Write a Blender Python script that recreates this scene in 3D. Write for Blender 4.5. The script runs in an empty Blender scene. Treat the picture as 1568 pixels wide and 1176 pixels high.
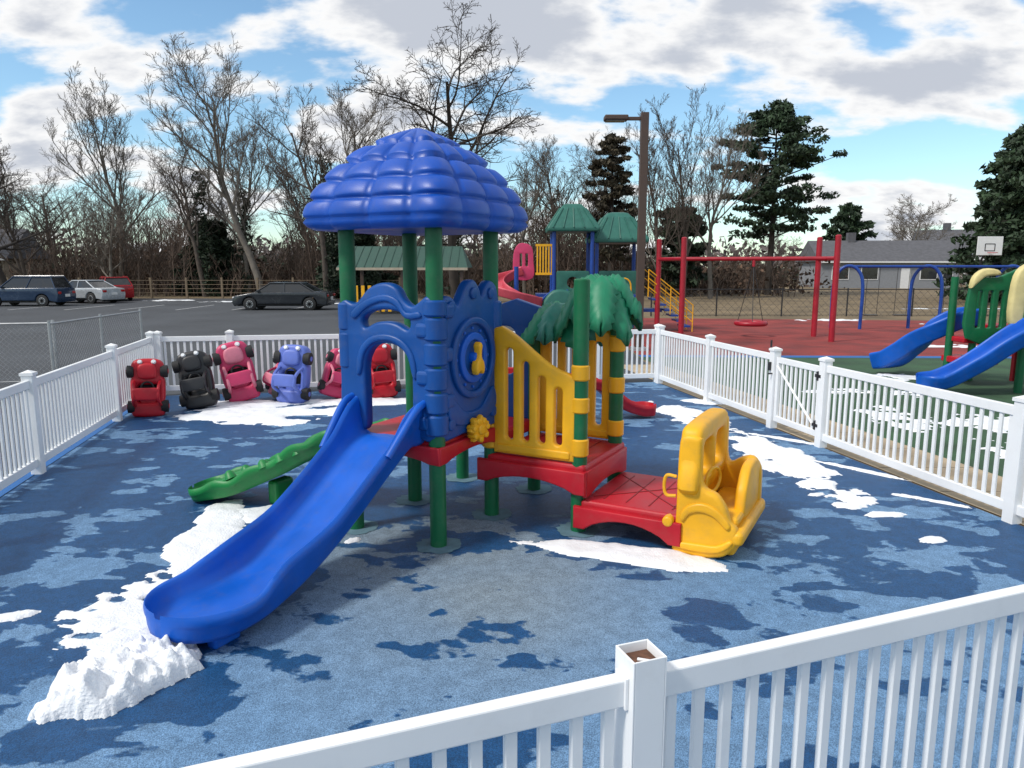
import bpy, bmesh, math, random
import numpy as np
from mathutils import Vector, Matrix, noise
R=random.Random(7)
scene=bpy.context.scene
col=scene.collection
pi=math.pi
# ---------------------------------------------------------------- helpers
def root(name,loc=(0,0,0),rz=0):
    e=bpy.data.objects.new(name,None); e.empty_display_size=.2
    e.location=loc; e.rotation_euler=(0,0,rz); col.objects.link(e); return e
def link(name,me,par=None,loc=None,rot=None,scale=None):
    o=bpy.data.objects.new(name,me); col.objects.link(o)
    if par is not None: o.parent=par
    if loc is not None: o.location=loc
    if rot is not None: o.rotation_euler=rot
    if scale is not None: o.scale=scale
    return o
def mk(name,v,f,mat,par=None,smooth=False,**k):
    me=bpy.data.meshes.new(name); me.from_pydata([tuple(a) for a in v],[],f)
    if mat is not None: me.materials.append(mat)
    if smooth: me.polygons.foreach_set('use_smooth',[True]*len(me.polygons))
    me.update()
    return link(name,me,par,**k)
def bevmod(o,w,s=2):
    m=o.modifiers.new('bev','BEVEL'); m.width=w; m.segments=s; m.limit_method='ANGLE'; m.angle_limit=.6
    return o
BF=[(0,3,2,1),(4,5,6,7),(0,1,5,4),(1,2,6,5),(2,3,7,6),(3,0,4,7)]
def bxv(c,s,rz=0,mat=None):
    out=[]
    ca,sa=math.cos(rz),math.sin(rz)
    for z in(-1,1):
        for x,y in((-1,-1),(1,-1),(1,1),(-1,1)):
            p=Vector((x*s[0]/2,y*s[1]/2,z*s[2]/2))
            if mat is not None: p=mat@p
            else: p=Vector((p.x*ca-p.y*sa,p.x*sa+p.y*ca,p.z))
            out.append(p+Vector(c))
    return out
def boxes(name,par,lst,mat,bev=0,seg=2,**k):
    v=[];f=[]
    for b in lst:
        n=len(v); v+=bxv(b[0],b[1],b[2] if len(b)>2 else 0,b[3] if len(b)>3 else None)
        f+=[tuple(i+n for i in q) for q in BF]
    o=mk(name,v,f,mat,par,**k)
    if bev: bevmod(o,bev,seg)
    return o
def box(name,par,c,s,mat,rz=0,bev=0,seg=2,m3=None): return boxes(name,par,[(c,s,rz,m3)],mat,bev,seg)
def tubegeo(v,f,pts,rad,n=8,cap=True,flat=1.0):
    pts=[Vector(p) for p in pts]; m=len(pts)
    if not hasattr(rad,'__len__'): rad=[rad]*m
    base=len(v); up=None
    for i,p in enumerate(pts):
        d=(pts[min(i+1,m-1)]-pts[max(i-1,0)])
        if d.length<1e-9: d=Vector((0,0,1))
        d.normalize()
        if up is None:
            up=Vector((0,0,1)) if abs(d.z)<.9 else Vector((1,0,0))
        a=d.cross(up)
        if a.length<1e-6: a=d.cross(Vector((0,1,0)))
        a.normalize(); b=a.cross(d); up=b
        for j in range(n):
            t=2*pi*j/n; v.append(p+a*(math.cos(t)*rad[i])+b*(math.sin(t)*rad[i]*flat))
    for i in range(m-1):
        for j in range(n):
            j2=(j+1)%n
            f.append((base+i*n+j,base+i*n+j2,base+(i+1)*n+j2,base+(i+1)*n+j))
    if cap:
        f.append(tuple(base+j for j in range(n))[::-1]); f.append(tuple(base+(m-1)*n+j for j in range(n)))
def tube(name,par,pts,rad,mat,n=12,smooth=True,flat=1.0,**k):
    v=[];f=[]; tubegeo(v,f,pts,rad,n,True,flat); o=mk(name,v,f,mat,par,smooth,**k)
    if smooth: autos(o)
    return o
def tubes(name,par,lst,mat,n=8,smooth=True):
    v=[];f=[]
    for pts,r in lst: tubegeo(v,f,pts,r,n)
    o=mk(name,v,f,mat,par,smooth)
    if smooth: autos(o)
    return o
def autos(o,ang=.7):
    me=o.data
    bm=bmesh.new(); bm.from_mesh(me)
    bmesh.ops.recalc_face_normals(bm,faces=bm.faces)
    for e in bm.edges:
        if len(e.link_faces)==2 and e.calc_face_angle(0)>ang: e.smooth=False
    bm.to_mesh(me); bm.free()
def cr(pts,k=6):
    P=[Vector(p) for p in pts]; P=[2*P[0]-P[1]]+P+[2*P[-1]-P[-2]]; out=[]
    for i in range(1,len(P)-2):
        a,b,c,d=P[i-1:i+3]
        for s in range(k):
            t=s/k
            out.append(.5*((2*b)+(c-a)*t+(2*a-5*b+4*c-d)*t*t+(3*b-a-3*c+d)*t**3))
    out.append(P[-2]); return out
def crc(pts,k=5):
    P=[Vector(p) for p in pts]; n=len(P); out=[]
    for i in range(n):
        a,b,c,d=P[i-1],P[i],P[(i+1)%n],P[(i+2)%n]
        for s in range(k):
            t=s/k; out.append(.5*((2*b)+(c-a)*t+(2*a-5*b+4*c-d)*t*t+(3*b-a-3*c+d)*t**3))
    return out
def panel(name,par,outs,th,bev,mat,m4):
    cu=bpy.data.curves.new(name,'CURVE'); cu.dimensions='2D'; cu.fill_mode='BOTH'
    for o in outs:
        s=cu.splines.new('POLY'); s.points.add(len(o)-1)
        for i,p in enumerate(o): s.points[i].co=(p[0],p[1],0,1)
        s.use_cyclic_u=True
    cu.extrude=max(th/2-bev,.0005); cu.bevel_depth=bev; cu.bevel_resolution=2; cu.offset=-bev
    ob=bpy.data.objects.new(name+'_c',cu); col.objects.link(ob)
    bpy.context.view_layer.update()
    me=bpy.data.meshes.new_from_object(ob.evaluated_get(bpy.context.evaluated_depsgraph_get()))
    bpy.data.objects.remove(ob); me.transform(m4); me.materials.clear(); me.materials.append(mat)
    bm=bmesh.new(); bm.from_mesh(me); bmesh.ops.remove_doubles(bm,verts=bm.verts,dist=.0005)
    bmesh.ops.recalc_face_normals(bm,faces=bm.faces)
    for fc in bm.faces: fc.smooth=True
    for e in bm.edges:
        if len(e.link_faces)==2 and e.calc_face_angle(0)>.6: e.smooth=False
    bm.to_mesh(me); bm.free(); me.name=name
    return link(name,me,par)
def frame(o,x,y):
    x=Vector(x).normalized(); y=Vector(y).normalized(); z=x.cross(y)
    return Matrix(((x.x,y.x,z.x,o[0]),(x.y,y.y,z.y,o[1]),(x.z,y.z,z.z,o[2]),(0,0,0,1)))
def rect(x0,y0,x1,y1,r=.02,k=4):
    o=[]
    for cx,cy,a in((x1-r,y0+r,-90),(x1-r,y1-r,0),(x0+r,y1-r,90),(x0+r,y0+r,180)):
        for i in range(k+1):
            t=math.radians(a+90*i/k); o.append((cx+r*math.cos(t),cy+r*math.sin(t)))
    return o
def circ(cx,cy,r,n=32): return [(cx+r*math.cos(2*pi*i/n),cy+r*math.sin(2*pi*i/n)) for i in range(n)]
# ---------------------------------------------------------------- materials
def M(name,c,rough=.5,var=.12,scale=5,bump=0.,bscale=60,spec=.5,metal=0,island=0,dirt=0):
    m=bpy.data.materials.new(name); m.use_nodes=True; nt=m.node_tree; b=nt.nodes['Principled BSDF']
    N=nt.nodes.new; L=nt.links.new
    tc=N('ShaderNodeTexCoord'); nz=N('ShaderNodeTexNoise'); nz.inputs['Scale'].default_value=scale; nz.inputs['Detail'].default_value=3
    L(tc.outputs['Object'],nz.inputs['Vector'])
    mr=N('ShaderNodeMapRange'); mr.inputs['From Min'].default_value=.3; mr.inputs['From Max'].default_value=.7
    mr.inputs['To Min'].default_value=1-var; mr.inputs['To Max'].default_value=1+var; L(nz.outputs[0],mr.inputs[0])
    fac=mr.outputs[0]
    if island:
        g=N('ShaderNodeNewGeometry'); m2=N('ShaderNodeMapRange'); m2.inputs['To Min'].default_value=1-island; m2.inputs['To Max'].default_value=1+island
        L(g.outputs['Random Per Island'],m2.inputs[0]); mu=N('ShaderNodeMath'); mu.operation='MULTIPLY'; L(fac,mu.inputs[0]); L(m2.outputs[0],mu.inputs[1]); fac=mu.outputs[0]
    vm=N('ShaderNodeVectorMath'); vm.operation='SCALE'; vm.inputs[0].default_value=c[:3]; L(fac,vm.inputs['Scale'])
    colo=vm.outputs[0]
    if dirt:
        n3=N('ShaderNodeTexNoise'); n3.inputs['Scale'].default_value=scale*3.1; n3.inputs['Detail'].default_value=6; n3.inputs['Roughness'].default_value=.72
        L(tc.outputs['Object'],n3.inputs['Vector']); r3=N('ShaderNodeMapRange'); r3.inputs['From Min'].default_value=.50; r3.inputs['From Max'].default_value=.8; r3.inputs['To Max'].default_value=dirt
        L(n3.outputs[0],r3.inputs[0]); mx=N('ShaderNodeMix'); mx.data_type='RGBA'; L(r3.outputs[0],mx.inputs['Factor']); L(colo,mx.inputs['A']); mx.inputs['B'].default_value=(.16,.14,.12,1); colo=mx.outputs['Result']
    L(colo,b.inputs['Base Color'])
    mr2=N('ShaderNodeMapRange'); mr2.inputs['From Min'].default_value=.3; mr2.inputs['From Max'].default_value=.7
    mr2.inputs['To Min'].default_value=max(rough-.07,.03); mr2.inputs['To Max'].default_value=min(rough+.1,1); L(nz.outputs[0],mr2.inputs[0]); L(mr2.outputs[0],b.inputs['Roughness'])
    b.inputs['Specular IOR Level'].default_value=spec; b.inputs['Metallic'].default_value=metal
    if bump:
        n2=N('ShaderNodeTexNoise'); n2.inputs['Scale'].default_value=bscale; n2.inputs['Detail'].default_value=3; L(tc.outputs['Object'],n2.inputs['Vector'])
        bp=N('ShaderNodeBump'); bp.inputs['Strength'].default_value=bump; bp.inputs['Distance'].default_value=.01; L(n2.outputs[0],bp.inputs['Height']); L(bp.outputs[0],b.inputs['Normal'])
    return m
P=dict(rough=.42,var=.13,scale=3,bump=.1,bscale=120,dirt=.2,spec=.42)
blue=M('blue_plastic',(.002,.10,.52),**P); royal=M('royal_blue_plastic',(.003,.072,.42),**P)
navy=M('panel_blue',(.002,.068,.29),**P)
green=M('green_paint',(.005,.13,.048),**P); red=M('red_plastic',(.46,.008,.020),**P)
yel=M('yellow_plastic',(.84,.42,.012),**P); dkred=M('dark_red',(.25,.008,.012),.5)
croc=M('croc_green',(.008,.20,.045),**P); leafg=M('leaf_green',(.012,.20,.10),**P); teal=M('teal_roof',(.022,.13,.10),.5); tealp=M('teal_leaf',(.025,.21,.15),**P)
white=M('white_vinyl',(.84,.85,.86),.38,.03,2,dirt=.08); black=M('black_metal',(.02,.02,.022),.4)
rubberb=M('black_rubber',(.015,.015,.016),.7)
redpaint=M('red_paint',(.34,.008,.022),.4,.1); bluep=M('blue_paint',(.006,.05,.28),.4)
pink=M('pink_plastic',(.58,.04,.13),.45,.1,dirt=.2); peri=M('periwinkle_plastic',(.12,.18,.56),.45,.1,dirt=.2); lpink=M('light_pink',(.66,.2,.27),.45,dirt=.2)
tubr=M('slide_pink_red',(.55,.07,.10),.45,dirt=.1)
cream=M('cream_plastic',(.66,.55,.25),.5); galv=M('galvanised',(.42,.43,.44),.4,.1,metal=.6)
brownm=M('brown_pole',(.075,.045,.035),.5,.1); glassd=M('dark_glass',(.012,.015,.018),.08,.02,spec=.8)
bark=M('bark',(.085,.067,.055),.9,.3,3); barkL=M('bark_grey',(.15,.13,.11),.9,.25,3); barkD=M('bark_dark',(.045,.036,.03),.9,.25,3)
pineM=M('pine_needles',(.026,.05,.022),.7,.35,.5,island=.5); ivyM=M('ivy',(.018,.031,.014),.7,.35,.8,island=.5)
vineM=M('vine_tangle',(.06,.05,.032),.9,.4,.6,island=.5)
brushM=M('brush',(.105,.074,.057),.95,.4,.3,island=.45); browleaf=M('brown_leaves',(.095,.058,.039),.9,.3,.4,island=.5)
asph=M('asphalt',(.055,.06,.068),.8,.25,.35,bump=.4,bscale=60); grass=M('winter_grass',(.17,.125,.07),.95,.35,.5,bump=.5,bscale=12)
tan=M('tan_paving',(.42,.33,.22),.85,.15,3,bump=.2); turf=M('green_turf',(.035,.085,.04),.9,.3,1.3,bump=.4,bscale=90)
redr=M('red_rubber',(.22,.032,.027),.85,.35,.9,bump=.4,bscale=90); bstrip=M('blue_strip',(.02,.12,.35),.7)
paint=M('road_paint',(.5,.5,.5),.7,.25,4); wood=M('weathered_wood',(.2,.15,.1),.9,.2)
siding=M('grey_siding',(.24,.25,.27),.8,.08); shing=M('shingles',(.10,.10,.11),.9,.2,3); wtrim=M('white_trim',(.72,.72,.72),.6,.05)
groof=M('green_metal_roof',(.03,.08,.06),.6,.1); tanw=M('tan_wall',(.4,.34,.26),.8)
snowM=M('snow',(.84,.86,.89),.6,.05,4,bump=.9,bscale=60,spec=.3)
def rubber_ground():
    m=bpy.data.materials.new('blue_rubber'); m.use_nodes=True; nt=m.node_tree; b=nt.nodes['Principled BSDF']; N=nt.nodes.new; L=nt.links.new
    def math_(op,a,bb=None,c=None):
        n=N('ShaderNodeMath'); n.operation=op
        for i,x in enumerate((a,bb,c)):
            if x is None: continue
            if isinstance(x,(int,float)): n.inputs[i].default_value=x
            else: L(x,n.inputs[i])
        return n.outputs[0]
    def noi(sc,det=5,ro=.5,dist=0,off=(0,0,0),scl=(1,1,1)):
        mp=N('ShaderNodeMapping'); mp.inputs['Location'].default_value=off; mp.inputs['Scale'].default_value=scl; L(tc.outputs['Object'],mp.inputs[0])
        n=N('ShaderNodeTexNoise'); n.inputs['Scale'].default_value=sc; n.inputs['Detail'].default_value=det; n.inputs['Roughness'].default_value=ro; n.inputs['Distortion'].default_value=dist
        L(mp.outputs[0],n.inputs['Vector']); return n.outputs[0]
    def dist(c,s):
        a=N('ShaderNodeVectorMath'); a.operation='SUBTRACT'; L(tc.outputs['Object'],a.inputs[0]); a.inputs[1].default_value=c
        d=N('ShaderNodeVectorMath'); d.operation='MULTIPLY'; L(a.outputs[0],d.inputs[0]); d.inputs[1].default_value=s
        e=N('ShaderNodeVectorMath'); e.operation='LENGTH'; L(d.outputs[0],e.inputs[0]); return e.outputs['Value']
    def mapr(x,a,bb,c,d):
        n=N('ShaderNodeMapRange'); n.interpolation_type='SMOOTHSTEP'
        for i,q in enumerate((a,bb,c,d)): n.inputs[i+1].default_value=q
        L(x,n.inputs[0]); return n.outputs[0]
    def mix(f,a,bb):
        n=N('ShaderNodeMix'); n.data_type='RGBA'
        if isinstance(f,float): n.inputs['Factor'].default_value=f
        else: L(f,n.inputs['Factor'])
        for k,x in(('A',a),('B',bb)):
            if isinstance(x,tuple): n.inputs[k].default_value=x+(1,)
            else: L(x,n.inputs[k])
        return n.outputs['Result']
    tc=N('ShaderNodeTexCoord')
    big=noi(1.0,5,.55,.35,(3.3,1.7,0),(.85,1.2,1)); small=noi(2.9,4,.55,.3,(7,2,0),(.8,1.25,1))
    n=math_('ADD',math_('MULTIPLY',big,.6),math_('MULTIPLY',small,.4))
    d=dist((.45,4.1,0),(.72,1,1)); bias=mapr(d,.6,3.2,.044,-.046)
    n=math_('ADD',n,bias)
    dry=mapr(n,.490,.507,0,1)
    fine=noi(170,2,.6); fine2=noi(55,2,.6); broad=noi(.6,3,.5,0,(1,5,0)); mott=noi(9,4,.6,0,(2,2,0))
    sp=math_('MULTIPLY',mapr(fine,.34,.66,.6,1.4),mapr(mott,.3,.7,.86,1.14))
    dryc=mix(broad,(.095,.20,.35),(.16,.275,.43))
    g=mapr(dist((-.45,5.6,0),(1,.75,1)),.5,2.1,1,0); g=math_('MULTIPLY',g,mapr(broad,.3,.7,.6,1))
    dryc=mix(math_('MULTIPLY',g,.8),dryc,(.20,.235,.25))
    wetc=mix(broad,(.008,.052,.14),(.014,.08,.21))
    c=mix(dry,wetc,dryc)
    vm=N('ShaderNodeVectorMath'); vm.operation='SCALE'; L(c,vm.inputs[0]); L(sp,vm.inputs['Scale']); L(vm.outputs[0],b.inputs['Base Color'])
    L(mapr(dry,0,1,.5,.85),b.inputs['Roughness']); b.inputs['Specular IOR Level'].default_value=.3
    bp=N('ShaderNodeBump'); bp.inputs['Strength'].default_value=.5; bp.inputs['Distance'].default_value=.006; L(math_('ADD',fine,fine2),bp.inputs['Height']); L(bp.outputs[0],b.inputs['Normal'])
    return m
rubM=rubber_ground()
# ---------------------------------------------------------------- grounds
def sheet(name,pts,z,mat):
    return mk(name,[(x,y,z) for x,y in pts],[tuple(range(len(pts)))],mat)
sheet('ground',[(-600,-300),(600,-300),(600,900),(-600,900)],0,grass)
sheet('parking_lot_asphalt',[(-70,-12),(4.6,-12),(3.2,14.6),(3.4,31),(-4,38),(-8,53),(-70,53)],.004,asph)
def lf(y): return -5.32-(y-7.9)*.22
def rf(y): return 4.54-(y-6.31)*.2025
sheet('blue_rubber_ground',[(lf(-3),-3),(rf(-3),-3),(rf(14.42),14.42),(-6.42,12.82)],.008,rubM)
sheet('blue_curb_strip',[(lf(2)-.16,2),(lf(2)-.02,2),(lf(12.8)-.02,12.8),(lf(12.8)-.16,12.8)],.012,bstrip)
sheet('walkway',[(rf(-3)+.03,-3),(rf(-3)+1.15,-3),(rf(17)+1.15,17),(rf(17)+.03,17)],.012,tan)
sheet('turf',[(rf(-3)+1.15,-3),(30,-3),(30,18.4),(rf(18.4)+1.1,18.4)],.008,turf)
sheet('red_rubber_ground',[(3.3,18.9),(15,18.5),(19,31),(3.6,33)],.012,redr)
sheet('blue_edge',[(3.3,18.45),(15,18.1),(15,18.5),(3.3,18.9)],.012,bstrip)
boxes('walkway_joints',None,[((rf(y)+.6,y,.0125),(1.1,.012,.004)) for y in [0+.9*i for i in range(18)]],M('joint',(.2,.16,.11),.9))
boxes('parking_lines',None,[((-30+3*i,41.5,.006),(.1,5,.006)) for i in range(9)],paint)
# ---------------------------------------------------------------- white fences
rusty=M('rusty_wood',(.13,.06,.035),.9,.4,40)
def fence(name,p0,p1,posts,nopanel=(),near=False):
    p0=Vector((p0[0],p0[1],0)); p1=Vector((p1[0],p1[1],0)); d=(p1-p0).normalized(); a=math.atan2(d.y,d.x); e=root(name)
    H=1.07; pw=.115; pb=[];pcap=[];rails=[];bal=[]
    for s in posts:
        c=p0+d*s; pb.append(((c.x,c.y,.56),(pw,pw,1.12),a)); pcap.append(c)
    for i in range(len(posts)-1):
        s0=posts[i]+pw/2; s1=posts[i+1]-pw/2; L=s1-s0; c=p0+d*((s0+s1)/2)
        if i in nopanel: continue
        rails.append(((c.x,c.y,H-.045),(L,.05,.09),a)); rails.append(((c.x,c.y,.14),(L,.05,.09),a))
        n=max(1,int(round(L/.108))); 
        for k in range(n):
            q=p0+d*(s0+(k+.5)*L/n); bal.append(((q.x,q.y,.582),(.038,.024,.792),a))
    bevmod(boxes('rails',e,rails,white),.006,2); boxes('balusters',e,bal,white,.003,1)
    if not near:
        boxes('posts',e,pb,white,.006,1)
        v=[];f=[]
        for c in pcap:
            n=len(v); v+=bxv((c.x,c.y,1.135),(.135,.135,.03),a); f+=[tuple(i+n for i in q) for q in BF]
            m=len(v); q=bxv((c.x,c.y,1.15),(.13,.13,.004),a)[:4]; v+=[p+Vector((0,0,.003)) for p in q]+[Vector((c.x,c.y,1.18))]
            f+=[(m,m+1,m+4),(m+1,m+2,m+4),(m+2,m+3,m+4),(m+3,m,m+4)]
        mk('post_caps',v,f,white,e)
    else:
        for s in posts:
            c=p0+d*s; hw=pw/2; t=.006; top=1.14
            bb=[]
            ax=Vector((d.x,d.y,0)); ay=Vector((-d.y,d.x,0))
            for q,sz in((ax*(hw-t/2),(t,pw,top)),(-ax*(hw-t/2),(t,pw,top)),(ay*(hw-t/2),(pw-2*t-.001,t,top)),(-ay*(hw-t/2),(pw-2*t-.001,t,top))):
                cc=c+q; bb.append(((cc.x,cc.y,top/2),sz,a))
            boxes('post_shell',e,bb,white,.0015,1)
            box('post_inner',e,(c.x,c.y,1.05),(pw-.016,pw-.016,.12),rusty,a)
            box('cap_residue',e,(c.x+.012,c.y-.01,1.114),(.012,.05,.006),white,a+.9,.002)
            for sg in(-1,1):
                r=c+ax*(sg*(hw+.006)); box('rail_bracket',e,(r.x,r.y,H-.045),(.012,.066,.105),white,a,.003)
    return e,d,a
ll=math.hypot(lf(12.8)-lf(1),11.8)
fence('white_picket_fence',(lf(12.8),12.8),(lf(1),1),[0.0,2.16,5.03,7.5,9.9,ll])
bl=math.hypot(2.93+6.42,14.42-12.82)
fence('white_picket_fence',(-6.42,12.82),(2.93,14.42),[.13,1.35,3.8,6.2,8.2,bl-.02])
def s_at(y): return (14.4-y)*math.hypot(1,.2025)
e,d,a=fence('white_picket_fence',(rf(14.4),14.4),(rf(2.6),2.6),[.14,s_at(12.2),s_at(10.24),s_at(9.1),s_at(6.31),s_at(4.2)],nopanel=(2,))
g=root('white_gate'); p0=Vector((rf(14.4),14.4,0)); A=p0+d*(s_at(10.24)+.1); B=p0+d*(s_at(9.1)-.1); L=(B-A).length; c=(A+B)/2
gb=[((c.x,c.y,1.0),(L,.045,.08),a),((c.x,c.y,.16),(L,.045,.08),a)]
for q in(A,B): gb.append(((q.x,q.y,.58),(.06,.047,.92),a))
boxes('gate_frame',g,gb,white,.004,1)
bb=[]
for k in range(8):
    q=A+d*((k+1)*L/9); bb.append(((q.x,q.y,.58),(.035,.022,.76),a))
boxes('gate_pickets',g,bb,white)
tube('gate_brace',g,[A+Vector((-.03,-.03,.92)),B+Vector((-.03,-.03,.22))],.016,white,6)
bb=[]
for z in(.92,.28):
    q=p0+d*(s_at(9.1)-.06); bb.append(((q.x-.05,q.y,z),(.12,.03,.04),a)); bb.append(((q.x-.055,q.y,z),(.03,.034,.12),a))
boxes('gate_hinges',g,bb,black,.003,1)
q=p0+d*(s_at(10.24)); boxes('gate_latch',g,[((q.x-.07,q.y,.9),(.04,.05,.12),a),((q.x-.06,q.y+.02,1.22),(.025,.02,.1),a),((q.x-.07,q.y-.05,.8),(.02,.1,.02),a)],black,.003,1)
fd=Vector((1,.373,0)).normalized(); pc=Vector((.395,2.06,0)); st=pc-fd*2.44
fence('white_picket_fence',st,st+fd*7,[0.0,2.44,4.88],near=True)
# ---------------------------------------------------------------- main play structure (local frame)
PS=root('playground_play_structure',(-.61,5.75,0),math.radians(-28.5)); S=.88
ring=M('post_footing',(.10,.19,.24),.85,.2,8,bump=.4,bscale=120)
def post(x,y,z0,z1,mat=green,r=.068):
    tube('post',PS,[(x,y,z0),(x,y,z1-.012),(x,y,z1)],[r,r,r-.012],mat,20)
    n=28
    if z0==0: mk('post_footing',[(x+(.19+.02*math.sin(3*i))*math.cos(2*pi*i/n),y+(.19+.02*math.cos(5*i))*math.sin(2*pi*i/n),.0125) for i in range(n)],[tuple(range(n))],ring,PS)
for x,y,z1 in((0,0,2.64),(-S,0,2.64),(0,S,2.64),(-S,S,2.64),(0,2*S,1.75),(-S,2*S,1.75),(S,S,2.2),(S,2*S,1.95),(2*S,2*S,.28)): post(x,y,0,z1)
def roof(par,cx,cy,W,z0,z1,mat,rows=5,colsn=3,amp=.062,nu=144,name='roof'):
    v=[];f=[]; prof=[]
    prof.append((.62,z0-.085,0)); prof.append((.86,z0-.10,0)); prof.append((.93,z0-.095,0)); prof.append((.975,z0-.07,0)); prof.append((.995,z0-.035,0))
    nv=75
    for i in range(nv):
        t=i/nv; prof.append(((1-t**1.75)**.80,z0+(z1-z0)*t,1))
    for k,(r,z,b) in enumerate(prof):
        t=max(0,(z-z0)/(z1-z0))
        for j in range(nu):
            s=j/nu*4; side=int(s); u=s-side
            ang=side*pi/2-pi/4+u*pi/2
            c_,s_=math.cos(ang),math.sin(ang); pw=9-4*t; rr=1/((abs(c_)**pw+abs(s_)**pw)**(1/pw))
            cb=abs(math.cos(pi*(u)*colsn))**.5
            fr=(t*rows)%1
            rb=math.sin(pi*min(1,fr+.02)**.62)**.6 if b else 1
            bump=amp*(cb*.78*min(1,.35+rb)+.40*rb-.6)
            if not b: bump=amp*(cb*.78+.0-.2)*(.25*k)
            bump*=min(1,(1-t)*4)
            d=rr*(W*r+bump*(1-t*.45))
            v.append((cx+c_*d,cy+s_*d,z+bump*.75*(min(1,t*1.5) if b else 0)))
    m=len(prof)
    for i in range(m-1):
        for j in range(nu):
            j2=(j+1)%nu; f.append((i*nu+j,i*nu+j2,(i+1)*nu+j2,(i+1)*nu+j))
    f.append(tuple((m-1)*nu+j for j in range(nu))); f.append(tuple(range(nu))[::-1])
    return mk(name,v,f,mat,par,True)
roof(PS,-S/2,S/2,.705,2.69,3.45,royal)
# decks
box('upper_deck',PS,(-S/2,S/2,.83),(S+.06,S+.06,.13),red,bev=.03,seg=3)
box('middle_deck_back',PS,(-S/2,1.5*S+.03,.70),(S,S-.06,.12),red,bev=.03,seg=3)
box('middle_deck',PS,(S/2+.03,1.5*S,.565),(S+.1,S+.14,.10),red,bev=.03,seg=3)
box('lower_deck',PS,(1.5*S+.06,1.5*S,.27),(S+.02,S+.16,.09),red,bev=.03,seg=3)
def arch(x0,x1,z0,z1,rise):
    o=[(x0,z0),(x0,z1),(x1,z1),(x1,z0),(x1-.1,z0)]
    n=10
    for i in range(1,n): t=i/n; o.append((x1-.1-(x1-x0-.2)*t,z0+rise*math.sin(pi*t)**.7))
    o.append((x0+.1,z0)); return o
def fy(y): return frame((0,y,0),(1,0,0),(0,0,1))
def fx(x): return frame((x,0,0),(0,1,0),(0,0,1))
panel('middle_skirt',PS,[arch(-.09,S+.1,.36,.565,.09)],.06,.015,red,fy(S-.09))
panel('middle_skirt',PS,[arch(S-.06,2*S+.06,.33,.565,.06)],.05,.015,red,fx(S+.08))
panel('lower_skirt',PS,[arch(S+.0,2*S+.06,.07,.265,.12)],.06,.015,red,fy(S-.1))
panel('lower_skirt',PS,[arch(S+.0,2*S+.06,.07,.265,.12)],.06,.015,red,fy(2*S+.1))
panel('upper_skirt',PS,[arch(-.07,S+.07,.71,.86,.05)],.06,.015,red,fx(.05))
panel('upper_skirt',PS,[arch(-.98,.07,.71,.86,.05)],.06,.015,red,fy(-.05))
rb=[]
for s in(-1,1): rb.append(((1.5*S+.05,1.5*S,.3165),(1.05,.014,.006),s*.78))
for i in range(4): rb.append(((S+.22+i*.2,1.5*S,.317),(.01,.8,.005),0))
boxes('deck_ribs',PS,rb,dkred)
boxes('deck_grip',PS,[((.15+.15*i,1.5*S,.617),(.01,.8,.006)) for i in range(5)],dkred)
def sm(pts,k=4): return [(p.x,p.y) for p in crc([(a,b,0) for a,b in pts],k)]
X=lambda a:-S+a
outer=[(X(-.06),.93),(X(-.06),1.35),(X(-.06),1.9),(X(.0),2.03),(X(.09),2.0),(X(.16),2.02),(X(.25),2.11),(X(.35),2.16),(X(.46),2.17),(X(.56),2.13),(X(.62),2.04),(X(.70),1.99),(X(.78),2.03),(X(.84),2.07),(X(.9),2.04),(X(.91),1.9),(X(.91),1.35),(X(.91),.93),(X(.72),.93),(X(.69),1.1),(X(.69),1.45),(X(.65),1.58),(X(.55),1.66),(X(.43),1.68),(X(.31),1.65),(X(.24),1.57),(X(.21),1.45),(X(.21),1.1),(X(.18),.93)]
slot=[(X(.2),1.87),(X(.22),1.80),(X(.33),1.845),(X(.44),1.86),(X(.55),1.845),(X(.66),1.80),(X(.68),1.87),(X(.6),1.93),(X(.44),1.955),(X(.28),1.93)]
panel('archway_panel',PS,[sm(outer,3),sm(slot,4)],.11,.03,navy,fy(-.02))
panel('archway_trim',PS,[sm([(X(.13),1.42),(X(.16),1.6),(X(.27),1.72),(X(.44),1.76),(X(.61),1.72),(X(.72),1.6),(X(.75),1.42),(X(.71),1.42),(X(.66),1.59),(X(.55),1.68),(X(.43),1.70),(X(.31),1.67),(X(.22),1.58),(X(.18),1.42)],3)],.06,.02,navy,fy(-.065))
panel('archway_brow',PS,[sm([(X(.1),1.93),(X(.25),2.03),(X(.44),2.08),(X(.58),2.04),(X(.66),1.94),(X(.78),1.95),(X(.8),1.90),(X(.65),1.89),(X(.56),1.98),(X(.44),2.02),(X(.27),1.97),(X(.13),1.87)],3)],.05,.018,navy,fy(-.068))
outer=[(-.03,.93),(-.03,1.4),(-.03,1.9),(.0,2.03),(.08,2.07),(.17,2.05),(.24,1.99),(.31,2.07),(.40,2.17),(.50,2.19),(.58,2.12),(.62,2.05),(.68,2.13),(.76,2.18),(.86,2.14),(.91,2.02),(.91,1.9),(.91,1.4),(.91,.93),(.6,.90),(.3,.90)]
panel('clock_panel',PS,[sm(outer,3)],.10,.03,navy,fx(.02))
panel('clock_ring',PS,[circ(.44,1.54,.345,40),circ(.44,1.54,.285,40)],.05,.018,navy,fx(.085))
panel('clock_disc',PS,[circ(.44,1.54,.215,36),circ(.44,1.54,.15,30)],.04,.012,blue,fx(.08))
panel('clock_hub',PS,[circ(.44,1.54,.05,20)],.09,.012,blue,fx(.085))
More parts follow.
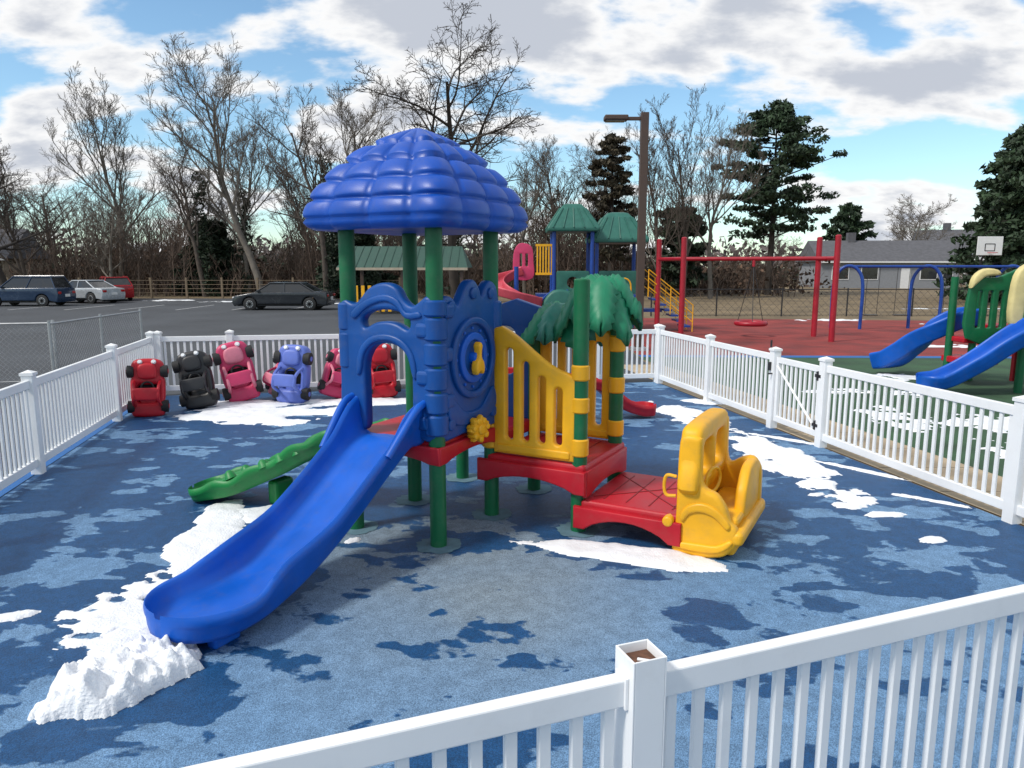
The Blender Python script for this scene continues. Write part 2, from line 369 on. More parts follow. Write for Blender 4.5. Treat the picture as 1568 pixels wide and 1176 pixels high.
panel('yellow_spinner',PS,[sm([(.44,1.43),(.395,1.40),(.375,1.45),(.39,1.51),(.42,1.545),(.42,1.60),(.41,1.645),(.44,1.675),(.47,1.645),(.46,1.60),(.46,1.545),(.49,1.51),(.505,1.45),(.485,1.40)],3)],.07,.018,yel,fx(.13))
for yy,zz in((.12,1.98),(.75,2.07),(.46,2.08),(.1,1.02),(.78,1.02)): panel('panel_boss',PS,[circ(yy,zz,.05,18)],.03,.012,navy,fx(.078))
panel('clock_scroll',PS,[sm([(.05,1.1),(.1,1.25),(.2,1.18),(.3,1.1),(.44,1.08),(.58,1.1),(.68,1.18),(.78,1.25),(.83,1.1),(.7,1.0),(.44,.98),(.18,1.0)],3)],.04,.015,navy,fx(.072))
for i in range(12):
    t=2*pi*i/12; panel('clock_tick',PS,[circ(.44+.25*math.cos(t),1.54+.25*math.sin(t),.014,8)],.02,.005,blue,fx(.075))
def clamp(x,y,zs,mat,r=.098):
    for z0,z1 in zs: tube('clamp',PS,[(x,y,z0),(x,y,z0+.015),(x,y,z1-.015),(x,y,z1)],[r-.015,r,r,r-.015],mat,20)
blz=[(.95,1.12),(1.13,1.30),(1.32,1.50),(1.52,1.70),(1.72,1.9),(1.91,2.04)]
clamp(0,0,blz,navy); clamp(-S,0,[(.95,1.15),(1.45,1.75),(1.77,2.0)],navy,.09); clamp(0,S,[(.95,1.35),(1.6,2.0)],navy)
boxes('panel_knuckles',PS,[((-.07,-.03,z),(.13,.14,.12),0) for z in(1.05,1.42,1.8)]+[((.03,.08,z),(.14,.13,.12),0) for z in(1.22,1.6,1.95)],navy,.03,3)
def ypanel(x0,x1,zl,zr,zb,y,nm='yellow_panel',archy=False,mat=yel,ax=fy):
    n=10; tz=[]
    for i in range(n+1):
        t=i/n; s=t*t*(3-2*t)
        tz.append(zl+(zr-zl)*s + (.12*math.sin(pi*t) if archy else -.03*math.sin(pi*t)))
    top=[(x0+(x1-x0)*i/n,tz[i]) for i in range(n+1)]
    o=[(x0,zb),]+[(x0,top[0][1]-.04)]+top[1:-1]+[(x1,top[-1][1]-.04),(x1,zb)]
    holes=[]
    w=(x1-x0); ns=4
    for k in range(ns):
        c=x0+w*(.2+.6*k/(ns-1)); i=int(round((c-x0)/w*n)); zt=top[i][1]-.15
        holes.append(rect(c-w*.048,zb+.13,c+w*.048,zt,w*.045))
    panel(nm,PS,[o]+holes,.075,.02,mat,ax(y))
    panel(nm+'_foot_rail',PS,[rect(x0+.04,zb+.02,x1-.04,zb+.09,.02)],.10,.012,mat,ax(y))
ypanel(.06,S-.02,1.80,1.40,.63,S-.03)
ypanel(.05,S-.03,1.70,1.66,.63,2*S+.03,archy=True)
clamp(S,S,[(.68,.84),(1.06,1.2),(1.34,1.48)],yel,.08); clamp(S,2*S,[(.68,.84),(1.1,1.26),(1.5,1.66)],yel,.08); clamp(0,S,[(.66,.9)],yel,.09)
o=[(-S,.75),(-S,1.85),(-.7,1.97),(-.45,1.9),(-.2,1.98),(.08,1.9),(.12,1.7),(.05,1.6),(0,.75)]
panel('rear_panel',PS,[o,rect(-.7,1.2,-.2,1.7,.1)],.09,.02,navy,fy(2*S))
v=sm([( (.125 if i%2 else .085)*math.cos(pi*i/7),(.125 if i%2 else .085)*math.sin(pi*i/7)) for i in range(14)],4)
fl=frame((.14,.42,.93),(0.2,1,0),(0,0,1))
panel('flower_wheel',PS,[v],.07,.022,yel,fl); panel('flower_hub',PS,[circ(0,0,.045,20)],.11,.018,yel,fl)
for i in range(7):
    t=2*pi*i/7+.2; panel('flower_petal',PS,[circ(.082*math.cos(t),.082*math.sin(t),.026,14)],.095,.012,yel,fl)
box('flower_axle',PS,(.09,.42,.9),(.1,.05,.05),yel,bev=.01)
# slides
def slide(par,path,wid,rims,mat,name='slide',tail=0,crown=0):
    pts=cr(path,8); n=len(pts); v=[];f=[]; st=[]
    up0=Vector((0,0,1))
    for i,p in enumerate(pts):
        t=i/(n-1); d=(pts[min(i+1,n-1)]-pts[max(i-1,0)]).normalized(); st.append((p,d,t,1.0))
    if tail:
        d=st[-1][1]; p=st[-1][0]
        for k in range(1,11):
            th=k/10*pi/2*.95; st.append((p+d*(tail*math.sin(th)),d,1.0,math.cos(th)))
    for p,d,t,wf in st:
        s=d.cross(up0).normalized(); u=s.cross(d).normalized()
        w=wid(t)/2; h=rims(t)
        inner=[(0,crown),(w*.2,crown*.8),(w*.42,.002),(w*.6,.008),(w*.72,.032),(w*.80,h*.45+.02),(w*.84,h-.03),(w*.87,h-.008),(w*.93,h+.004),(w*.985,h-.010),(w*1.02,h-.042),(w*.985,h-.062),(w*.97,h*.42),(w*.94,h*.36),(w*.90,-.01),(w*.82,-.045),(w*.5,-.05)]
        if wf<1:
            q=(1-wf)**1.6; qq=[]
            for j,(a,b) in enumerate(inner):
                if j<7: b=b+(h-.012-b)*q
                elif j>11: b=b+(.05)*q
                qq.append((a*wf,b))
            inner=qq
        rg=[(-a,b) for a,b in inner[1:]][::-1]+inner+[(0,inner[-1][1])]
        K=len(rg)
        for a,b in rg: v.append(p+s*a+u*b)
    n=len(st)
    for i in range(n-1):
        for j in range(K):
            j2=(j+1)%K; f.append((i*K+j,i*K+j2,(i+1)*K+j2,(i+1)*K+j))
    f.append(tuple(range(K))[::-1]); f.append(tuple((n-1)*K+j for j in range(K)))
    o=mk(name,v,f,mat,par,True); autos(o,1.1); return o
def ss(a,b,t):
    t=min(1,max(0,(t-a)/(b-a))); return t*t*(3-2*t)
xc=-S/2
slide(PS,[(xc,-.03,.90),(xc,-.16,.885),(xc,-.42,.74),(xc-.005,-.75,.53),(xc-.01,-1.08,.345),(xc-.015,-1.40,.205),(xc-.02,-1.66,.15),(xc-.02,-1.88,.145)],
      lambda t:.74-.08*ss(0,.15,t)+.12*ss(.7,1,t), lambda t:.34-.17*ss(.0,.28,t)+.055*math.sin(pi*ss(.5,.95,t))-.035*ss(.85,1,t),blue,'front_slide',tail=.37,crown=.012)
boxes('slide_feet',PS,[((xc-.19,-1.94,.065),(.08,.2,.13)),((xc+.16,-1.94,.065),(.08,.2,.13)),((xc,-1.9,.075),(.26,.14,.1))],blue,.02,3)
tube('slide_side_rail',PS,cr([(xc+.37,-.05,1.22),(xc+.37,-.2,1.16),(xc+.33,-.5,.86)],6),[.03]*13,blue,10)
tube('slide_side_rail',PS,cr([(xc-.37,-.05,1.22),(xc-.37,-.2,1.16),(xc-.33,-.5,.86)],6),[.03]*13,blue,10)
# crocodile climber: one wavy-edged ramp tucked behind the slide
cp=[(-.93,.36,.70),(-1.2,.36,.68),(-1.55,.31,.57),(-1.95,.2,.36),(-2.35,.08,.18),(-2.7,-.06,.09)]
slide(PS,cp,lambda t:.54-.04*math.sin(14*t),lambda t:.16-.05*t+.022*math.sin(30*t),croc,'crocodile_slide',tail=.17)
q=cr([(a+.02,b+.02,c+.06+.035*math.sin(i*2.1)) for i,(a,b,c) in enumerate(cp)],7)
tube('crocodile_back',PS,q,[.09+.02*math.sin(i*.9) for i in range(len(q))],croc,14,flat=.6)
for sg in(-1,1):
    for k in range(7):
        p=q[10+k*3]; tube('crocodile_scute',PS,[(p.x+.03,p.y+sg*.235,p.z+.02),(p.x,p.y+sg*.235,p.z+.075),(p.x-.01,p.y+sg*.235,p.z+.095)],[.06,.04,.015],croc,10)
    tube('crocodile_eye',PS,[(-2.45,.06+sg*.11,.18),(-2.45,.06+sg*.11,.24),(-2.45,.06+sg*.11,.26)],[.045,.04,.015],croc,12)
boxes('climber_support',PS,[((-1.5,.33,.24),(.14,.28,.46)),((-2.0,.2,.13),(.12,.24,.24))],croc,.03)
# palm fronds
def frond(c,az,L,drop,w,mat=leafg,rise=.12):
    n=18; v=[];f=[]
    dx,dy=math.cos(az),math.sin(az)
    for i in range(n+1):
        t=i/n; r=L*t*(1-.12*t); z=c[2]+rise*math.sin(pi*min(1,t*1.3))-drop*t*t
        ww=w*(math.sin(pi*min(1,t*.92+.08))**.5)*(1-.30*(i%2))
        for k in(-1,-.5,0,.5,1): v.append((c[0]+dx*r-dy*ww*k,c[1]+dy*r+dx*ww*k,z-abs(k)**1.5*.07*(1+t)+(.018 if i%2 else 0)+(.012 if k==0 else 0)))
    for i in range(n):
        for k in range(4): f.append((i*5+k,i*5+k+1,i*5+k+6,i*5+k+5))
    o=mk('palm_frond',v,f,mat,PS,True); m=o.modifiers.new('s','SOLIDIFY'); m.thickness=.03
    return o
for i in range(9): frond((.74,1.68,2.08),i*2*pi/9+.2,.40+.08*(i%2),.16+.10*(i%3),.15)
for i in range(8): frond((.28,1.80,1.84),i*2*pi/8,.42+.05*(i%2),.14+.06*(i%3),.17,tealp if i%2==0 else leafg,.08)
tube('palm_crown',PS,[(.74,1.68,1.98),(.74,1.68,2.12),(.74,1.68,2.20)],[.08,.13,.05],leafg,14)
tube('palm_crown',PS,[(.28,1.80,1.7),(.28,1.80,1.88),(.28,1.8,1.94)],[.08,.15,.05],tealp,14)
# ride-in car cab (yellow)
XE=2.26
near=[(1.74,.02),(1.86,.0),(2.0,.0),(2.1,.02),(2.17,.05),(XE-.02,.13),(XE,.20),(XE-.02,.28),(2.19,.33),(2.15,.44),(2.08,.53),(1.99,.57),(1.955,.66),(1.95,.9),(1.93,.98),(1.80,.98),(1.77,.85),(1.765,.5),(1.76,.25)]
panel('cab_side',PS,[sm(near,3)],.12,.035,yel,fy(.84))
far=[(1.74,.02),(1.86,.0),(2.0,.0),(2.1,.02),(2.17,.05),(XE-.02,.13),(XE,.20),(XE,.4),(2.25,.55),(2.18,.64),(2.08,.62),(1.99,.57),(1.955,.66),(1.95,.9),(1.93,.98),(1.80,.98),(1.77,.85),(1.765,.5),(1.76,.25)]
panel('cab_side',PS,[sm(far,3)],.12,.035,yel,fy(1.76))
box('cab_floor',PS,(2.0,1.3,.15),(.46,.90,.24),yel,bev=.04,seg=3)
box('cab_seat',PS,(2.08,1.3,.30),(.32,.86,.09),yel,bev=.04,seg=3)
panel('cab_backrest',PS,[sm([(1.15,.25),(1.13,.45),(1.2,.56),(1.32,.65),(1.5,.67),(1.66,.64),(1.76,.54),(1.77,.25)],4)],.09,.03,yel,fx(2.20))
box('cab_bumper',PS,(XE-.02,1.3,.20),(.12,1.04,.12),yel,bev=.045,seg=4)
panel('cab_roll_bar',PS,[sm([(.79,.5),(.79,.82),(.80,.97),(.85,1.04),(1.0,1.06),(1.3,1.065),(1.6,1.06),(1.75,1.04),(1.80,.97),(1.81,.82),(1.81,.5)],4),rect(.93,.60,1.24,.90,.06),rect(1.36,.60,1.67,.90,.06)],.17,.05,yel,fx(1.86))
panel('cab_dash',PS,[sm([(.87,.2),(.87,.52),(1.0,.58),(1.3,.61),(1.6,.58),(1.74,.52),(1.74,.2)],4)],.10,.03,yel,fx(1.85))
th=[(1.99+.03*math.cos(2*pi*i/20),1.06+.12*math.cos(2*pi*i/20),.58+.10*math.sin(2*pi*i/20)) for i in range(21)]
tube('steering_wheel',PS,th,.014,yel,8)
panel('cab_fender',PS,[sm([(1.80,.33),(1.86,.42),(1.98,.46),(2.10,.42),(2.2,.31),(2.17,.27),(2.08,.35),(1.97,.38),(1.88,.35),(1.83,.28)],3)],.05,.02,yel,fy(.785))
panel('cab_sill',PS,[sm([(1.80,.06),(1.8,.11),(1.95,.12),(2.1,.13),(2.2,.19),(2.22,.15),(2.12,.07),(1.95,.05)],3)],.05,.02,yel,fy(.785))
tube('cab_handle',PS,cr([(1.76,.8,.64),(1.68,.8,.64),(1.66,.8,.56),(1.68,.8,.48),(1.76,.8,.48)],5),.014,yel,8)
panel('cab_knob',PS,[circ(1.71,.27,.045,16)],.12,.02,yel,fy(.80))
# ---------------------------------------------------------------- snow
def snow(name,cx,cy,rx,ry,rot,h,seed,hole=0,res=.03,edge=.5,fs=2.2,hs=7,lump=.35):
    n=int(1.4*rx/res); m=int(1.4*ry/res); idx={}; v=[];f=[]; ca,sa=math.cos(rot),math.sin(rot)
    for i in range(-n,n+1):
        for j in range(-m,m+1):
            a=i*res;b=j*res; x=cx+a*ca-b*sa; y=cy+a*sa+b*ca
            q=1-math.hypot(a/rx,b/ry)**1.6
            q+=edge*noise.fractal(Vector((x*fs+seed,y*fs,seed)),.8,2.1,4)
            if hole:
                hh=noise.noise(Vector((x*hs,y*hs*1.2,seed+5.5))); q-=max(0,hh-(.5-hole))*3.2
            if q>0:
                z=.0125+h*(min(1,q/.5)**.8)*(.8+lump*noise.fractal(Vector((x*6,y*6,seed+9)),.9,2,3)+lump*.35*noise.fractal(Vector((x*24,y*24,seed)),.9,2,2))
                idx[i,j]=len(v); v.append((x,y,max(.013,z)))
    for (i,j),k in idx.items():
        q=[(i,j),(i+1,j),(i+1,j+1),(i,j+1)]
        if all(c in idx for c in q): f.append(tuple(idx[c] for c in q))
    cnt={}
    for fc in f:
        for a in fc: cnt[a]=cnt.get(a,0)+1
    v=[(x,y,(.009 if cnt.get(k,0)<4 else z)) for k,(x,y,z) in enumerate(v)]
    return mk(name,v,f,snowM,None,True)
snow('snow_pile',-2.18,3.76,.29,.42,-.55,.15,3,res=.011,edge=.45,fs=4,lump=.6)
snow('snow_patch',-2.50,4.66,.46,.60,-.2,.022,8,hole=.36,res=.013,edge=.5,fs=3,hs=10)
snow('snow_patch',-2.35,4.2,.26,.25,-.25,.02,9,hole=.3,res=.013,edge=.6,fs=3,hs=10)
snow('snow_patch',-2.62,6.0,.27,.90,.12,.03,12,res=.02,edge=.45)
snow('snow_patch',-2.35,6.5,.45,.24,.1,.03,15,res=.02)
snow('snow_patch',-3.75,11.2,1.35,.75,.05,.03,21,hole=.14,res=.03,edge=.6,fs=1.5,hs=3)
snow('snow_patch',-4.6,12.0,.9,.4,.05,.03,22,hole=.12,res=.03,edge=.6,fs=1.5,hs=3)
snow('snow_patch',-2.6,12.2,1.1,.4,.1,.03,23,hole=.12,res=.03,edge=.6,fs=1.5,hs=3)
snow('snow_patch',.92,5.55,.84,.21,-.33,.03,25,res=.018,edge=.35,fs=3)
snow('snow_patch',3.22,8.6,.38,1.65,.1,.03,31,hole=.14,res=.025,edge=.8,fs=2.4,hs=4)
snow('snow_patch',2.75,11.1,.40,.9,.2,.03,34,hole=.2,res=.03,edge=.9,fs=2.4,hs=4)
for i,(x,y,a,b) in enumerate([(3.25,6.75,.2,.1),(3.5,6.5,.2,.08),(3.55,5.85,.13,.08),(3.1,7.1,.1,.05),(-3.3,4.5,.15,.08),(-3.4,4.0,.06,.04),(-1.35,5.85,.09,.05),(3.95,8.0,.05,.6),(3.65,9.5,.05,.5),(4.15,6.9,.04,.4),(3.3,12.2,.2,.4)]):
    snow('snow_patch',x,y,a,b,.1*i,.018,40+i,res=.015,edge=.6,fs=5)
for i,(x,y,a,b) in enumerate([(6.4,8.3,.5,1.2),(7.2,10.5,.9,.7),(5.9,10.8,.5,.9),(8.0,15.0,.9,.5),(7.4,13.0,.6,.3),(6,13.3,.7,.3)]):
    snow('snow_patch',x,y,a,b,0,.02,70+i,hole=.5,res=.03,edge=.9,fs=2.2,hs=5)
for i,(x,y,a,b) in enumerate([(12.5,21,1.6,.6),(-18,48,2.5,.8),(-23.5,50,2,.9),(-10,46,2,.6),(20,29,4,.9),(26,40,5,.6),(14,31.5,2,.7)]):
    snow('snow_patch',x,y,a,b,0,.03,90+i,hole=.3,res=.15,edge=.9,fs=1.5,hs=4)
# ---------------------------------------------------------------- upended toy cars
def toy_car(x,y,bm_,trim,rz=0,tilt=0,lean=.12,sc=1):
    T=root('toy_car',(x,y,0)); T.rotation_euler=(-lean,tilt,rz); T.scale=(sc,)*3
    T.location.z=abs(math.sin(tilt))*.18*sc
    F=lambda yy:frame((0,yy,0),(1,0,0),(0,0,1))
    o=[(-.2,.02),(-.23,.12),(-.21,.2),(-.225,.3),(-.225,.52),(-.2,.60),(-.22,.7),(-.19,.80),(-.1,.845),(.1,.845),(.19,.80),(.22,.7),(.2,.60),(.225,.52),(.225,.3),(.21,.2),(.23,.12),(.2,.02),(.1,.0),(-.1,.0)]
    panel('body',T,[sm(o,3),rect(-.14,.2,.14,.47,.05)],.22,.05,bm_,F(.05))
    panel('floor_pan',T,[rect(-.16,.15,.16,.5,.03)],.03,.01,rubberb,F(.12))
    panel('seat',T,[rect(-.12,.17,.12,.28,.03)],.12,.03,bm_,F(.07))
    panel('hood_scoop',T,[sm([(-.1,.56),(-.13,.68),(-.08,.77),(.08,.77),(.13,.68),(.1,.56)],4)],.10,.035,trim,F(-.06))
    for s in(-1,1):
        tube('roof_pillar',T,cr([(s*.17,0,.15),(s*.17,-.16,.2),(s*.16,-.28,.27),(s*.16,-.24,.42),(s*.17,-.03,.53)],5),.022,trim,8)
        for z in(.15,.66):
            tube('wheel',T,[(s*.17,0,z),(s*.175,0,z),(s*.265,0,z),(s*.27,0,z)],[.06,.09,.09,.07],rubberb,20)
            tube('wheel_hub',T,[(s*.25,0,z),(s*.278,0,z)],.035,trim,14)
        tube('headlight',T,[(s*.09,-.06,.8),(s*.09,-.09,.81)],[.035,.025],white,14)
    panel('roof',T,[rect(-.18,.25,.18,.43,.06)],.05,.02,bm_,F(-.27))
    th=[(.08*math.cos(2*pi*i/18),-.06,.43+.08*math.sin(2*pi*i/18)) for i in range(19)]; tube('steering_wheel',T,th,.013,black,8)
toy_car(-5.62,11.0,red,red,.35,.03,sc=1.06); toy_car(-5.05,11.6,black,black,.25,-.17,.2,1.1); toy_car(-4.55,12.2,pink,lpink,.4,-.2,.1,1.2); toy_car(-4.12,12.5,lpink,pink,-.5,.25,.2,.95)
toy_car(-3.75,12.1,peri,peri,-.15,.05,sc=1.17); toy_car(-3.15,12.45,pink,lpink,.5,.35,.1); toy_car(-2.75,12.75,lpink,pink,-.4,-.2,.1,1.1); toy_car(-2.25,12.6,red,red,.3,-.08,sc=1.12); toy_car(-1.6,12.85,black,red,-.5,.2); toy_car(-1.1,13.0,pink,pink,.2,-.1,sc=1.05)
T=root('toddler_slide',(1.75,10.9,0),.3)
slide(T,[(-.65,0,.55),(-.45,0,.50),(-.1,0,.22),(.2,0,.1),(.35,0,.09)],lambda t:.40,lambda t:.12,red,'chute',tail=.12)
boxes('ladder_side',T,[((-.75,-.19,.36),(.2,.05,.72)),((-.75,.19,.36),(.2,.05,.72)),((-.78,0,.2),(.12,.34,.05)),((-.76,0,.42),(.12,.34,.05))],red,.02)
T=root('toddler_chair',(-.15,11.2,0),.1)
boxes('frame',T,[((0,0,.28),(.42,.36,.05)),((0,.17,.5),(.42,.05,.45)),((-.19,0,.14),(.05,.32,.28)),((.19,0,.14),(.05,.32,.28))],red,.02)
# ---------------------------------------------------------------- light pole
T=root('street_lamp',(3.5,20,0))
box('pole',T,(0,0,3.15),(.2,.2,6.3),brownm,bev=.01); box('base_plate',T,(0,0,.05),(.4,.4,.1),galv,bev=.01)
box('arm',T,(-.25,0,6.15),(.5,.07,.09),brownm,bev=.01)
boxes('lamp_head',T,[((-.76,0,6.16),(.62,.36,.13))],brownm,.03); box('lens',T,(-.78,0,6.09),(.5,.28,.03),glassd)
# ---------------------------------------------------------------- swing set red
T=root('red_swing_frame')
A_,B_,C_,D_=(5.15,25.8),(5.62,24.1),(10.0,24.0),(9.85,22.3)
tubes('posts',T,[([(x,y,0),(x,y,3.22),(x,y,3.25)],[.09,.09,.05]) for x,y in(A_,B_,C_,D_)],redpaint,14)
m1=((A_[0]+B_[0])/2,(A_[1]+B_[1])/2,2.55); m2=((C_[0]+D_[0])/2,(C_[1]+D_[1])/2,2.55)
tubes('beams',T,[([m1,m2],.065),([A_+(2.55,),B_+(2.55,)],.065),([C_+(2.55,),D_+(2.55,)],.065)],redpaint,12)
mc=Vector(m1).lerp(Vector(m2),.55)
T=root('disc_swing')
tubes('hanger',T,[([mc,mc-Vector((0,0,.25))],.05)],redpaint,10)
tubes('chains',T,[([mc-Vector((0,0,.2)),(mc.x+.46*math.cos(t),mc.y+.46*math.sin(t),.50)],.012) for t in(.3,2.4,4.5)],black,5)
tubes('tire',T,[([(mc.x+.46*math.cos(i*pi/12),mc.y+.46*math.sin(i*pi/12),.45) for i in range(25)],.08)],redpaint,10)
T=root('blue_arch_swing')
for x in(12.4,15.3,18.4):
    tube('arch',T,cr([(x-.45,27.2,0),(x-.45,27.2,1.6),(x-.3,27.1,2.15),(x,27,2.32),(x+.3,26.9,2.15),(x+.45,26.8,1.6),(x+.45,26.8,0)],5),.06,bluep,10)
tubes('beam',T,[([(12.4,27,2.3),(18.4,27,2.3)],.05)],bluep,10)
tubes('swing_chains',T,[([(x,27,2.3),(x,27.05,.55)],.01) for x in(13.1,13.55,14.2,14.65,16,16.45,17.2,17.65)],black,5)
boxes('swing_seats',T,[((x,27.05,.52),(.5,.18,.04)) for x in(13.33,14.43,16.23,17.43)],black,.01)
T=root('basketball_hoop',(24.6,38,0))
tube('pole',T,[(0,.6,0),(0,.6,2.6),(0,.2,3.2)],.06,black,10); box('backboard',T,(0,0,3.35),(1.3,.05,.95),wtrim,bev=.01)
boxes('target_square',T,[((0,-.03,3.45),(.5,.01,.04)),((0,-.03,3.1),(.5,.01,.04)),((-.25,-.03,3.27),(.04,.01,.36)),((.25,-.03,3.27),(.04,.01,.36))],black)
tube('rim',T,[(.22*math.cos(i*pi/10),-.28+.22*math.sin(i*pi/10),3.0) for i in range(21)],.015,red,6)
# ---------------------------------------------------------------- back play structure
T=root('large_play_structure'); 
def pyr(par,cx,cy,w,z0,z1,mat):
    v=[];f=[]
    prof=[(1,-.14),(1.02,0),(.86,.25),(.68,.52),(.50,.80),(.36,.96),(.2,1.0)]
    for r,t in prof:
        z=z0+(z1-z0)*t; s=w/2*r
        v+=[(cx-s,cy-s,z),(cx+s,cy-s,z),(cx+s,cy+s,z),(cx-s,cy+s,z)]
    for i in range(len(prof)-1):
        for j in range(4): j2=(j+1)%4; f.append((i*4+j,i*4+j2,i*4+4+j2,i*4+4+j))
    f.append(tuple(range(4))[::-1]); m=len(prof)-1; f.append(tuple(m*4+j for j in range(4)))
    o=mk('roof',v,f,mat,par); bevmod(o,.04,2)
    rb=[]
    for k in range(4):
        for i in range(5):
            a=(-1+2*i/4)*.8; r=w/2
            pa=[(1.02,0),(.86,.25),(.68,.52),(.50,.80)]
            pl=[]
            for q,t in pa:
                x_,y_=a*r*q,-r*q-.01; c_,s_=math.cos(k*pi/2),math.sin(k*pi/2)
                pl.append((cx+x_*c_-y_*s_,cy+x_*s_+y_*c_,z0+(z1-z0)*t+.01))
            rb.append((pl,.022))
    tubes('roof_ribs',par,rb,mat,5)
for cx,cy,w,z0,z1 in((2.1,26,1.75,3.6,4.45),(3.75,26.6,2.0,3.25,4.2)):
    pyr(T,cx,cy,w,z0,z1,teal); h=w/2-.22
    tubes('posts',T,[([(cx+a*h,cy+b*h,0),(cx+a*h,cy+b*h,z0)],.07) for a in(-1,1) for b in(-1,1)],bluep,10)
    box('deck',T,(cx,cy,1.25),(w-.3,w-.3,.12),bluep,bev=.02)
    panel('barrier',T,[rect(cx-h+.08,1.35,cx+h-.08,2.15,.08),circ(cx,1.75,.2,18)],.06,.01,teal,fy(cy-h)) 
boxes('bridge_deck',T,[((2.95,26.2,1.2),(.9,1.0,.08)),((1.3,26.1,1.3),(.9,1.2,.1)),((4.9,26.4,.75),(.9,.9,.1))],bluep)
st=[]
for i in range(6): st.append(((5.1+.22*i,26.2,1.15-.19*i),(.26,.9,.06)))
boxes('stairs',T,st,bluep)
rl=[]
for y in(25.75,26.65):
    for dz in(.35,.65,.95): rl.append(([(4.8,y,1.25+dz),(6.4,y,.0+dz)],.02))
    for i in range(5): rl.append(([(4.8+.4*i,y,1.25-.31*i),(4.8+.4*i,y,2.2-.31*i)],.02))
tubes('yellow_rails',T,rl,yel,6)
tubes('yellow_loops',T,[(cr([(2.6+.5*i,25.4,.9),(2.6+.5*i,25.3,1.7),(2.85+.5*i,25.3,1.9),(3.1+.5*i,25.3,1.7),(3.1+.5*i,25.4,.9)],4),.03) for i in range(3)],yel,6)
boxes('yellow_panel',T,[((.88+.1*i,25.6,2.55),(.05,.05,.95)) for i in range(6)]+[((1.13,25.6,3.03),(.62,.06,.08)),((1.13,25.6,2.05),(.62,.06,.08))],yel)
panel('pink_panel',T,[sm([(.1,1.9),(.05,2.7),(.2,3.05),(.45,3.1),(.7,2.95),(.75,2.5),(.73,1.9)],4),rect(.27,2.3,.36,2.75,.04),rect(.47,2.3,.56,2.75,.04)],.1,.02,pink,fy(25.7))
sp=[]
for i in range(17):
    t=i/16; an=pi*.35+t*2.0*pi; sp.append((.15+.72*math.cos(an),25.2+.72*math.sin(an),2.05-1.45*t))
slide(T,sp,lambda t:.62,lambda t:.26,tubr,'spiral_slide')
tubes('spiral_pole',T,[([(.15,25.2,0),(.15,25.2,2.3)],.08)],bluep,10)
panel('teal_climber',T,[sm([(.9,.1),(1.0,1.0),(1.4,1.5),(2.0,1.45),(2.4,.9),(2.5,.1)],4)],.4,.1,teal,fy(24.8))
tubes('blue_arch_climber',T,[(cr([(.9+k*.25,24.5,0),(.9+k*.25,24.6,1.0),(1.4+k*.25,25,1.5)],4),.04) for k in range(3)],bluep,8)
T=root('yellow_picket_barrier')
boxes('pickets',T,[((-6.6+.28*i,31,.95),(.14,.06,1.1)) for i in range(6)]+[((-2.2+.28*i,31,.9),(.14,.06,1.0)) for i in range(5)],yel,.01)
boxes('rails',T,[((-5.9,31.05,.7),(1.8,.05,.1)),((-1.6,31.05,.7),(1.5,.05,.1))],bluep)
T=root('picnic_pavilion',(-5.2,37,0))
v=[(-3.1,-2.3,2.25),(3.1,-2.3,2.25),(3.1,2.3,2.25),(-3.1,2.3,2.25),(-2.7,0,3.3),(2.7,0,3.3)]
mk('roof',v,[(0,1,5,4),(2,3,4,5),(1,2,5),(3,0,4),(3,2,1,0)],groof,T)
boxes('roof_seams',T,[((-2.6+.4*i,-1.15,2.80),(.02,2.52,.02),0,Matrix.Rotation(math.atan2(1.05,2.3),3,'X')) for i in range(14)],groof)
boxes('fascia',T,[((0,-2.32,2.19),(6.2,.05,.12))],tanw)
boxes('posts',T,[((x,y,1.1),(.16,.16,2.2)) for x in(-2.8,0,2.8) for y in(-2.1,2.1)],brownm)
boxes('tables',T,[((x,0,.75),(1.8,.8,.06)) for x in(-1.5,1.5)]+[((x,0,.37),(.1,.6,.72)) for x in(-1.5,1.5)],wood)
# ---------------------------------------------------------------- right slide structure
T=root('toddler_play_structure')
slide(T,[(10.0,12.75,1.38),(9.6,12.8,1.30),(9.0,12.85,.98),(8.5,12.95,.58),(8.1,13.05,.3),(7.85,13.1,.18),(7.7,13.12,.16)],lambda t:.66,lambda t:.26-.06*t,blue,'slide',tail=.25)
slide(T,[(9.35,14.6,1.2),(9.0,14.65,1.12),(8.6,14.8,.85),(8.35,15.1,.5),(8.2,15.4,.25),(8.1,15.7,.15)],lambda t:.66,lambda t:.30,blue,'curved_slide')
box('deck',T,(10.0,13.8,1.1),(1.4,1.6,.16),red,bev=.03)
tubes('posts',T,[([(x,y,0),(x,y,2.1)],.07) for x,y in((9.3,13.15),(9.3,14.6),(10.7,13.15),(10.7,14.6),(8.65,14.3))],green,12)
panel('green_slat_panel',T,[sm([(8.62,.95),(8.6,1.9),(8.75,2.08),(9.1,2.1),(9.35,2.2),(9.5,2.15),(9.52,.95)],3)]+[rect(8.75+.2*i,1.15,8.84+.2*i,1.85,.03) for i in range(4)],.09,.02,green,fy(13.75))
panel('cream_arch',T,[sm([(8.58,1.9),(8.62,2.12),(8.8,2.26),(9.05,2.24),(9.1,2.14),(8.85,2.12),(8.7,2.0)],3)],.14,.04,cream,fy(13.7))
panel('cream_arch',T,[sm([(9.02,1.3),(9.02,2.0),(9.15,2.3),(9.5,2.42),(9.85,2.3),(10.0,2.0),(10.0,1.3),(9.78,1.3),(9.76,1.85),(9.52,2.08),(9.28,1.95),(9.25,1.3)],3)],.16,.05,cream,fy(13.2))
panel('red_base',T,[arch(9.25,10.8,.2,1.05,.4)],.1,.02,red,fy(13.3))
boxes('red_steps',T,[((8.95,14.1,.5),(.7,.7,.12)),((8.95,14.1,.9),(.6,.5,.1))],red,.02)
